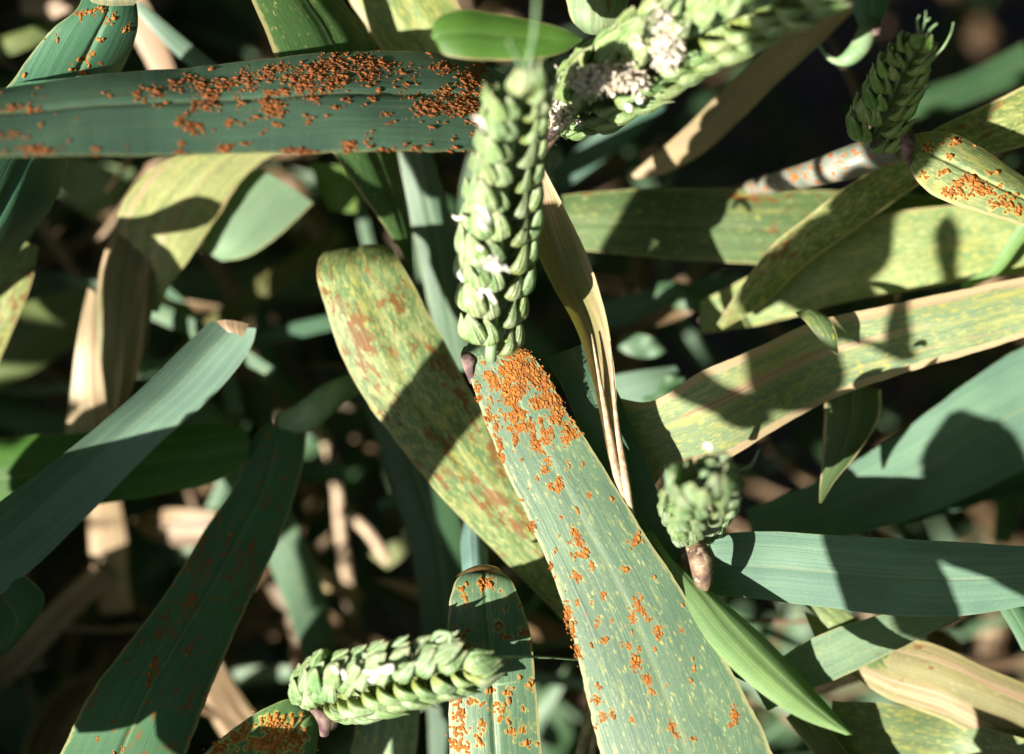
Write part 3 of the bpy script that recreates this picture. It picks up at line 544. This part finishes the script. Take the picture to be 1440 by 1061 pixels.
L([(1225,-40,1255,-22,2.8),(1165,-6,1204,14,2.9),(1110,38,1150,66,3.0),(1060,85,1098,112,3.1),(1008,135,1045,165,3.2),(955,188,985,218,3.3),(915,222,930,246,3.4),(888,246,893,252,3.5)],
  'long narrow straw-coloured dead leaf slanting through the dark gap at the top', base=(.30,.22,.12), dead=.45, yel=.6, marg=.2, trans=.2, cat='dead leaf')
L([(785,-60,900,-60,1.2),(793,-25,893,-25,1.1),(797,5,884,5,1.0),(805,30,872,32,1.0),(822,46,856,46,1.1)],
  'pale rust-flecked leaf base with a pinkish end at the top edge between the two ears', base=(.17,.24,.13), yel=.5, rust=.45, marg=.4, camber=.2)
L([(1560,440,1580,620,3),(1440,488,1455,655,3),(1350,545,1370,695,3),(1260,612,1270,735,3.1),(1160,672,1165,760,3.2),(1050,716,1060,775,3.4)],
  'large blue-green leaf at the right edge crossed by a toothed ear shadow', base=(.10,.185,.13), yel=.12, marg=.08, camber=.05)
L([(960,770,975,838,.8),(1000,755,1010,838,.7),(1080,748,1090,846,.6),(1160,752,1170,856,.5),(1250,757,1255,866,.4),(1340,762,1345,867,.3),(1440,768,1440,853,.2),(1560,775,1560,830,.1)],
  'smooth blue-green leaf lying level at the lower right, right of the end-on ear', base=(.10,.185,.13), yel=.2, marg=.12, camber=.06, jag=.004)
L([(1160,545,1240,548,1.9),(1158,600,1236,590,1.8),(1156,650,1205,640,1.7),(1153,685,1172,680,1.6),(1152,708,1155,708,1.5)],
  'small dark hanging leaf tip with tan edges under the yellow-striped leaf', base=(.06,.10,.035), yel=.3, dead=.25, marg=.6)
L([(1118,440,1150,436,1.3),(1132,452,1166,448,1.1),(1148,472,1176,468,1.0),(1166,490,1178,490,1.0),(1176,498,1179,497,1.0)],
  'small curled leaf tip with a brown point resting on the yellow-striped leaf', base=(.09,.14,.05), yel=.6, dead=.3, marg=.4)
L([(296,452,360,462,1.7,.1),(268,478,356,482,1.6,.2),(205,540,310,548,1.5,.25),(130,606,226,622,1.4,.25),(50,668,130,718,1.3,.25),(-50,740,30,815,1.2,.2),(-150,800,-60,880,1.1,.2)],
  'blue-green leaf with a pink dried tip at the left, sunlit only near its end', base=(.11,.185,.135), yel=.08, marg=.12, camber=-.06, fold=.10, groove=0, trans=.1, jag=.004)
leaf('dry_tip', [(305,452,350,456,1.55),(312,460,346,466,1.45),(322,468,342,474,1.4)], (.34,.22,.15), dead=.7, marg=.1, parent=bpy.data.objects[[o.name for o in bpy.data.objects if o.get('label','').startswith('blue-green leaf with a pink')][0]], nu=9, nv=10, camber=.1, groove=0, label='dried pinkish tip')
L([(-120,630,-120,745,3.2),(0,616,0,730,3),(120,608,120,712,2.9),(230,600,232,695,2.8),(310,596,315,672,2.8),(350,606,352,648,2.8)],
  'vivid green leaf lying level behind the blue-green leaf at the left', base=(.06,.16,.025), yel=.25, trans=.5, marg=.2)
oj = L([(372,598,430,600,3.2),(352,622,430,622,3.0),(330,680,416,690,2.6),(285,750,390,765,2.2),(238,828,352,842,1.8),(180,905,320,915,1.4),(122,985,290,985,1.1),(85,1061,262,1061,.9),(40,1160,225,1160,.7)],
  'long dark green leaf flecked with rust at the lower left', base=(.05,.125,.06), yel=.25, rust=.62, marg=.3, camber=.12, trans=.15, halo_=.2, specks=60,
  clusters=[(265,850,8,4,8),(270,843,6,4,6),(220,935,3,10,16),(210,960,3,8,12),(310,780,3,3,3),(235,870,3,3,3),(287,915,2,3,2),(320,740,4,3,3),(300,840,3,2,2),(225,890,3,3,3),(175,1055,4,3,3)])
tube('stem', [P(400,600,3.3), P(432,585,3.1), P(460,562,3.2), P(490,545,3.6), P(530,540,5)], [.0022,.0026,.0024,.002,.0018], M_STEM, oj)
L([(655,725,690,718,2.6),(648,760,688,755,2.2),(650,800,686,800,1.8),(654,850,690,850,1.9)],
  'short blue-green sheath showing just above the round-topped leaf', base=(.13,.22,.2), yel=.1, marg=.1, camber=.4)
L([(20,338,54,346,3.4),(0,385,46,392,3.3),(-30,440,24,450,3.3),(-70,520,-10,530,3.4)],
  'short leaf with orange rust at the left edge under the dark leaf', base=(.16,.21,.08), yel=.8, rust=.72, marg=.4)
L([(-10,880,25,800,1.5),(-10,905,62,838,1.3),(-30,935,45,880,1.3),(-80,960,0,915,1.4)],
  'dark green leaf edge at the left border below the blue-green leaf', base=(.04,.10,.04), yel=.2, marg=.2)
# dried and pale leaves far down on the left
L([(330,170,440,190,3.9),(250,215,352,240,3.7),(190,260,310,300,3.6),(165,315,270,360,3.5),(185,370,240,400,3.6),(205,435,222,440,3.7)],
  'wide pale yellow-green leaf lying in sun under the horizontal leaf, crossed by a shadow band', base=(.21,.24,.10), yel=.8, streak=1, dead=.5, marg=.3, trans=.2)
L([(168,300,225,330,3.6),(140,380,218,400,3.5),(135,440,212,450,3.4),(142,510,196,515,3.4),(150,575,175,578,3.5)],
  'brownish purple streaked dying leaf in shade above the blue-green leaf', base=(.13,.12,.05), yel=.4, dead=.62, marg=.1)  # one leaf split in two; shade is put into this half's colour
L([(124,405,142,420,3.9),(108,480,142,490,3.6),(98,560,152,560,3.7),(90,612,165,605,3.5),(80,680,170,680,3.6)],
  'cream-coloured dead leaf shining in sun beside the brownish streaked leaf', base=(.46,.37,.24), dead=.6, yel=.1, marg=.2, cat='dead leaf')  # lit half of that same leaf; sunlight is put into its colour
L([(362,236,440,285,4.2),(330,250,405,320,4.1),(298,300,350,360,4.0),(282,350,312,368,4.0)],
  'pale blue-green leaf piece in sun left of the pointed dark leaf', base=(.16,.25,.15), yel=.35, marg=.3)
L([(60,210,190,240,8.5),(95,215,172,280,8.5),(70,260,130,310,8.6)], 'light green patch of leaf low down beside the top left leaf', base=(.18,.25,.12), yel=.5)
L([(210,230,240,215,7),(170,290,190,270,7),(128,345,150,330,7)], 'pinkish tan straw slanting at the upper left behind the wide pale leaf', base=(.36,.26,.19), dead=.7, cat='straw')
L([(122,700,165,690,7),(125,760,178,755,6.8),(132,830,182,825,6.8),(140,862,188,858,7)], 'sunlit cream straw at the lower left between dark leaves', base=(.40,.30,.18), dead=.8, cat='straw')
L([(135,790,160,815,6.5),(70,850,95,880,6.5),(20,900,40,940,6.5),(-40,950,-25,990,6.6)], 'brown dry stalk lying diagonally at the lower left edge', base=(.22,.13,.08), dead=.6, cat='straw')
L([(-40,440,-30,560,6.5),(60,420,70,510,6.5),(150,380,160,440,6.6),(260,320,262,360,6.8)], 'dim olive leaf lying deep at the left behind the cream leaf', base=OLIVE, yel=.3, rust=.2)
L([(220,520,250,535,6.5),(300,440,330,455,6.6),(380,380,410,400,6.7),(470,320,490,335,7)], 'brown-green narrow leaf deep behind the pink tipped leaf', base=(.09,.09,.03), yel=.5, dead=.3)
L([(350,470,350,492,5.6),(410,455,410,478,5.6),(480,440,480,462,5.7),(560,430,560,452,6)], 'thin dull green leaf running right from the pink dried tip', base=(.06,.13,.08), yel=.1)
L([(436,228,492,236,5.2),(446,262,500,268,5.2),(462,296,502,300,5.3)], 'small green leaf piece low down just below the horizontal leaf', base=(.11,.20,.045), yel=.5, trans=.35)
L([(183,8,200,4,3.2),(215,45,228,28,3.2),(255,84,268,62,3.3),(300,118,312,96,3.5)], 'narrow grey-green leaf at the top, right of the dark top left leaf', base=(.12,.19,.14), yel=.1)
L([(150,-20,190,-30,5.5),(185,50,222,35,5.4),(215,110,245,95,5.5),(235,170,260,160,5.6)], 'pinkish tan dead leaf at the top, behind the grey-green narrow leaf', base=(.36,.24,.17), dead=.6, cat='dead leaf')
L([(30,-10,30,20,7),(90,0,92,30,7),(150,10,150,36,7)], 'pale tan straw at the top edge, left of the dark top left leaf', base=(.42,.30,.22), dead=.6, cat='straw')
L([(-30,60,-20,90,6),(40,40,46,66,6),(110,10,120,30,6.2)], 'olive green leaf deep in the top left corner', base=OLIVE, yel=.5)
L([(10,200,40,250,9),(60,330,90,350,9),(110,400,130,410,9)], 'brown curled leaf scrap deep under the dark top left leaf', base=(.22,.14,.09), dead=.5)
# lower right tangle
L([(1075,815,1110,800,1.7),(1130,850,1160,838,1.7),(1185,905,1215,880,1.7),(1240,955,1270,920,1.9),(1310,1000,1330,960,2.0)],
  'rusty striped leaf under the level blue-green leaf at the lower right', base=(.12,.18,.07), yel=.6, rust=.3, dead=.3)
L([(1330,850,1350,870,1.5),(1240,865,1270,910,1.4),(1160,890,1200,945,1.3),(1100,925,1130,975,1.3),(1060,965,1080,1000,1.4)],
  'pale blotched leaf in broken sun below the level blue-green leaf', base=(.15,.23,.15), yel=.5, rust=.25, marg=.3)
L([(1130,860,1150,910,1.9),(1220,890,1235,975,1.9),(1310,905,1320,1010,1.9),(1400,945,1405,1050,1.9),(1500,985,1500,1090,2.0)],
  'broad leaf faded pink and tan low at the bottom right', base=(.22,.20,.10), yel=.55, dead=.55, rust=.35, marg=.4)
L([(1170,985,1160,1065,1.9),(1250,990,1245,1080,1.9),(1340,1010,1335,1090,2.0),(1460,1045,1455,1120,1.3)],
  'mottled yellow-green leaf along the bottom right edge', base=(.13,.19,.09), yel=.75, rust=.35, marg=.3)
L([(1105,1010,1130,985,1.5),(1150,1070,1185,1050,1.5),(1190,1140,1230,1120,2.4)], 'tan-edged leaf running off the bottom right of the light green leaf tip', base=(.15,.17,.09), yel=.5, dead=.4, marg=.7)
L([(1402,852,1432,850,1.4),(1422,885,1450,880,1.4),(1438,915,1470,910,1.4)], 'thin green leaf tip at the right border below the level leaf', base=(.05,.12,.06), yel=.3)
for q, lab in (([(1095,985,4),(1160,965,3.9),(1225,940,3.7),(1262,905,3.6),(1300,872,3.6)], 'purplish dry twig in the lower right tangle'), ([(420,560,9),(465,640,9),(480,750,9),(495,870,9.5),(500,960,10)], 'dark brown stem standing in the shade left of the broad blotched leaf'),
               ([(480,715,8),(520,750,8),(545,790,8)], 'short tan stalk piece in the dark left of the broad blotched leaf'), ([(380,760,7),(430,795,7.2),(470,820,7.5)], 'thin tan stalk crossing right of the long dark leaf')):
    tag(tube('dry_stalk', [P(*p) for p in q], [.0011] * len(q), M_TAN if 'tan' in lab else M_BROWN, None, 10, lumps=.08), lab, 'stalk')
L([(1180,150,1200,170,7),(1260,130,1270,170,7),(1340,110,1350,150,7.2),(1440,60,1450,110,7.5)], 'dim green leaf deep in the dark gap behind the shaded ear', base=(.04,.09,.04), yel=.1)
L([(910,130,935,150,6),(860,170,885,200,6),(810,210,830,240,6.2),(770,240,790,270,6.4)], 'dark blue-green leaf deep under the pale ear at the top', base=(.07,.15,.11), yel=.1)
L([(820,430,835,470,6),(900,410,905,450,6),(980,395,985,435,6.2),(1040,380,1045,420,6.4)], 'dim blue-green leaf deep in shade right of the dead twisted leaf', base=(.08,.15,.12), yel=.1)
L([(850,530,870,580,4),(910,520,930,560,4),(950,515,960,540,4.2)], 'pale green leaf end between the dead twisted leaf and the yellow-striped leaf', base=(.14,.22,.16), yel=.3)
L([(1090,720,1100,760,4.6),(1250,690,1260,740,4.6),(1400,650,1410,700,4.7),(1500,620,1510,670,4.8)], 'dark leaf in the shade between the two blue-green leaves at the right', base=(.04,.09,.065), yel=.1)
L([(520,780,545,800,8),(545,765,565,785,8),(575,755,580,765,8.2)], 'small pale leaf scrap lying deep left of the round-topped leaf', base=(.22,.24,.12), yel=.5)
L([(440,812,455,830,8),(475,815,490,840,8),(505,830,512,846,8.2)], 'small tan leaf scrap lying deep above the lying ear', base=(.34,.25,.12), dead=.5)
# ================================================================== undergrowth, neighbours and added shade blades
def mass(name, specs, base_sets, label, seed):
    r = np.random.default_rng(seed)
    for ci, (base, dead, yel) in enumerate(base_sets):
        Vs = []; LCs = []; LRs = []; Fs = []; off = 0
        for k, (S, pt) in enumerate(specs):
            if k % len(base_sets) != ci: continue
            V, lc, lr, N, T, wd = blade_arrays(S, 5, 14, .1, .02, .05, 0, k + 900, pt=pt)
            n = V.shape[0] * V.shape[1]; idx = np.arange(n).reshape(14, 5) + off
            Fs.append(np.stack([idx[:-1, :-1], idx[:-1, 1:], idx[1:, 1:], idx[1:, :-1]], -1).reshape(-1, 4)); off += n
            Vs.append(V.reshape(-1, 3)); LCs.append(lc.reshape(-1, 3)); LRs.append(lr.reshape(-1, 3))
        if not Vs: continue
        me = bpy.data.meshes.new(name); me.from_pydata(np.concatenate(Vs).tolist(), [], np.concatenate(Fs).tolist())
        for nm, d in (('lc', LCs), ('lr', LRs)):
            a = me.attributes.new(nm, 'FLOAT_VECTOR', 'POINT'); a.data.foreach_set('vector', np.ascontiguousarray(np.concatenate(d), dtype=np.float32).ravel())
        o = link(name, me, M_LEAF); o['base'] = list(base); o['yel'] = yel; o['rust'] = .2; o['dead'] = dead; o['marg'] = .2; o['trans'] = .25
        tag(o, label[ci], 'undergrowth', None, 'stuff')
def rand_blade(r, x, y, z, ang, length, width, bend, dz):
    """stations in cm of camera-plane space around the focus point: x right, y up, z away"""
    S = []
    for i in range(6):
        t = i / 5; a = ang + bend * (t - .5); px = x + math.cos(ang) * length * (t - .5) - math.sin(ang) * bend * length * .4 * (t - .5) ** 2 * 2
        py = y + math.sin(ang) * length * (t - .5) + math.cos(ang) * bend * length * .4 * (t - .5) ** 2 * 2
        wv = width * (math.sin(math.pi * min(1, .12 + t * .88)) ** .6) * .5
        nx, ny = -math.sin(a), math.cos(a)
        S.append((px - nx * wv, py - ny * wv, px + nx * wv, py + ny * wv, z + dz * (t - .5), r.uniform(-.25, .25) * width))
    return S
def Q(x, y, z): return CAM - BZ * FOC + RX * (x / 100) + UY * (y / 100) - BZ * (z / 100)
ru = np.random.default_rng(5); specs = []
for k in range(300):
    z = ru.uniform(8, 34); hw = 7.9 * (1 + z / 40) * 1.1; hh = hw * .75
    x, y = ru.uniform(-hw, hw), ru.uniform(-hh, hh)
    px, py = 720 + x / hw * 790, 530 - y / hh * 585
    if px > 560 and py < 760 and z < 25: continue                   # the open dark gaps
    if z < 14 and ru.uniform() < .55: continue
    specs.append((rand_blade(ru, x, y, z, ru.uniform(0, math.pi), ru.uniform(6, 16), ru.uniform(.4, 1.4) if len(specs) % 4 in (0, 2) else ru.uniform(.15, .45), ru.normal(0, .5), ru.uniform(-5, 5)), Q))
for k in range(300):
    z = ru.uniform(5.5, 20); hw = 7.9 * (1 + z / 40) * 1.05; hh = hw * .75; x, y = ru.uniform(-hw, hw), ru.uniform(-hh, hh)
    px, py = 720 + x / hw * 755, 530 - y / hh * 560
    gap = px > 850 and py < 260
    if gap and z < 18: continue
    if px > 640 and z < 8 and ru.uniform() < .5: continue
    thin = ru.uniform() < .55
    specs.append((rand_blade(ru, x, y, z, ru.uniform(0, math.pi), ru.uniform(1.5, 8), ru.uniform(.10, .22) if thin else ru.uniform(.3, .8), ru.normal(0, .7), ru.uniform(-3, 3)), Q))
for px, py, w_, z in ((862,402,.35,4.5),(965,418,.45,4.6),(945,440,.3,5),(905,487,.4,4.5),(1010,440,.2,5),(925,545,.35,4),(880,540,.3,4.2),(1255,880,.5,4.6),(1330,905,.35,4.6),(560,700,.25,5),(405,470,.3,6),(270,605,.4,4)):  # tiny added blades standing in for flecks of sunlight
    d = 40 + z; kx = 2 * HT * d / 1440
    specs.append((rand_blade(ru, (px - 720) * kx, (530 - py) * kx, z, ru.uniform(-.3, .5), ru.uniform(.6, 1.1), w_, 0, 0), Q))
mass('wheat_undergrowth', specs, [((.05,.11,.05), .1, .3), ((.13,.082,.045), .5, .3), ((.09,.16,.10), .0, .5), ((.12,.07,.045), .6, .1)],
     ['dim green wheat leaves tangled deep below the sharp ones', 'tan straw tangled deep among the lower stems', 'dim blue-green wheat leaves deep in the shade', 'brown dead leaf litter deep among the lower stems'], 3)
specs = []
for k in range(4200):
    a = ru.uniform(0, 2 * math.pi); rad = 8 + 45 * ru.uniform(0, 1) ** 1.3
    x, y = math.cos(a) * rad, math.sin(a) * rad; z = ru.uniform(7.5, 32)
    specs.append((rand_blade(ru, x, y, z, ru.uniform(0, math.pi), ru.uniform(8, 20), ru.uniform(.8, 1.9), ru.normal(0, .5), ru.uniform(-3, 3)), Q))
sl = math.atan2(SUNC.y, SUNC.x)
for k in range(4600):  # tall ring added out of view to cut down the sky light
    a = ru.uniform(0, 2 * math.pi); rad = 10 + 40 * ru.uniform(0, 1) ** 1.2; x, y = math.cos(a) * rad, math.sin(a) * rad
    facing = math.cos(a - sl)                                        # 1 straight towards the sun
    top = -26 if facing < .1 else -max(0, min(26, (rad - 16) * .9))
    if facing >= .1 and rad < 16: continue
    z = ru.uniform(top, 6)
    specs.append((rand_blade(ru, x, y, z, ru.uniform(0, math.pi), ru.uniform(5, 14), ru.uniform(.8, 1.8), ru.normal(0, .5), (ru.uniform(6, 16) if top < -8 else ru.uniform(0, 3)) * ru.choice((-1, 1))), Q))
# keep the surrounding stand out of the picture
hx, hy = lambda z: 7.87 * (1 + z / 40), lambda z: 5.8 * (1 + z / 40)
specs = [s for s in specs if all(abs((q[0]+q[2])/2) > hx(q[4]) + 1.2  or abs((q[1]+q[3])/2) > hy(q[4]) + 1.2 for q in s[0])]
def outside(p):
    q = np.array(p) - np.array(CAM); d = -(q @ np.array(BZ)); x = abs(q @ np.array(RX)); y = abs(q @ np.array(UY))
    return d < .02 or x > HT * d + .006 or y > HT * d * .737 + .006
def caster(pts, width, zt, taper=.35):
    """a blade of a taller neighbour, off to the sunny side, whose shade falls along pts (photo pixels at depth zt)"""
    pts = [np.array(p, float) for p in pts]
    d0 = pts[1] - pts[0]; d0 /= np.linalg.norm(d0); d1 = pts[-1] - pts[-2]; d1 /= np.linalg.norm(d1)
    pp = [pts[0] - d0 * width * taper] + pts + [pts[-1] + d1 * width * taper]; ww = [width * .15] + [width] * len(pts) + [width * .15]
    S = []
    for i, (p, w_) in enumerate(zip(pp, ww)):
        d = pp[min(i + 1, len(pp) - 1)] - pp[max(i - 1, 0)]; d = d / np.linalg.norm(d); n = np.array((-d[1], d[0])) * w_ / 2
        S.append((p[0] - n[0], p[1] - n[1], p[0] + n[0], p[1] + n[1], zt, 0))
    t = .03
    while t < .8:
        if all(outside(P(s[0], s[1], zt) + SUN * t) and outside(P(s[2], s[3], zt) + SUN * t) for s in S): break
        t += .005
    off = SUN * (t + .01)
    return (S, lambda x, y, z: P(x, y, z) + off)
CASTERS = [([(690,470),(640,540),(560,660),(530,720)], 105, 1.8),
 ([(950,525),(1010,556),(1065,588)], 40, 1.1), ([(1095,420),(1115,470),(1150,545)], 96, 1.6), ([(1260,340),(1264,420),(1268,500)], 24, 1.6), ([(1150,455),(1220,480),(1290,500)], 10, 1.6),
 ([(1225,700),(1255,790),(1290,900)], 150, .5), ([(1320,745),(1400,780),(1500,815)], 60, .3),
 ([(-60,720),(120,708),(330,694)], 160, 1.4), ([(-60,880),(60,800),(200,760)], 160, 1.3),
 ([(420,570),(330,720),(215,930)], 175, 2),
 ([(1110,400),(1170,370),(1240,320)], 100, 3.2), ([(940,250),(900,320),(860,400)], 56, 3.4), ([(1180,310),(1230,270),(1290,235)], 60, 2.2),
 
 ([(1140,205),(1150,240),(1165,280)], 22, 1.6), ([(1205,225),(1250,120),(1325,-20)], 150, 0), ([(1270,190),(1300,150),(1340,110)], 60, .4), ([(1060,250),(1090,262),(1125,275)], 40, 2.4),
 ([(500,210),(520,260),(535,290)], 50, 2.3), ([(150,330),(230,312),(310,288)], 30, 3.7),
 ([(205,350),(212,450),(204,600)], 92, 3.6), ([(500,560),(560,740),(600,900)], 170, 4.5), 
 ([(560,940),(580,1010),(590,1080)], 46, 2.5)]
for cpts, cw, cz in CASTERS: specs.append(caster(cpts, cw, cz))  # added unseen blades, each aimed to drop one shadow
mass('wheat_stand', specs, [((.07,.15,.07), .1, .3), ((.085,.17,.12), .0, .2), ((.12,.15,.06), .3, .6)],
     ['green wheat leaves of the surrounding stand', 'blue-green wheat leaves of the surrounding stand', 'yellowing wheat leaves of the surrounding stand'], 4)
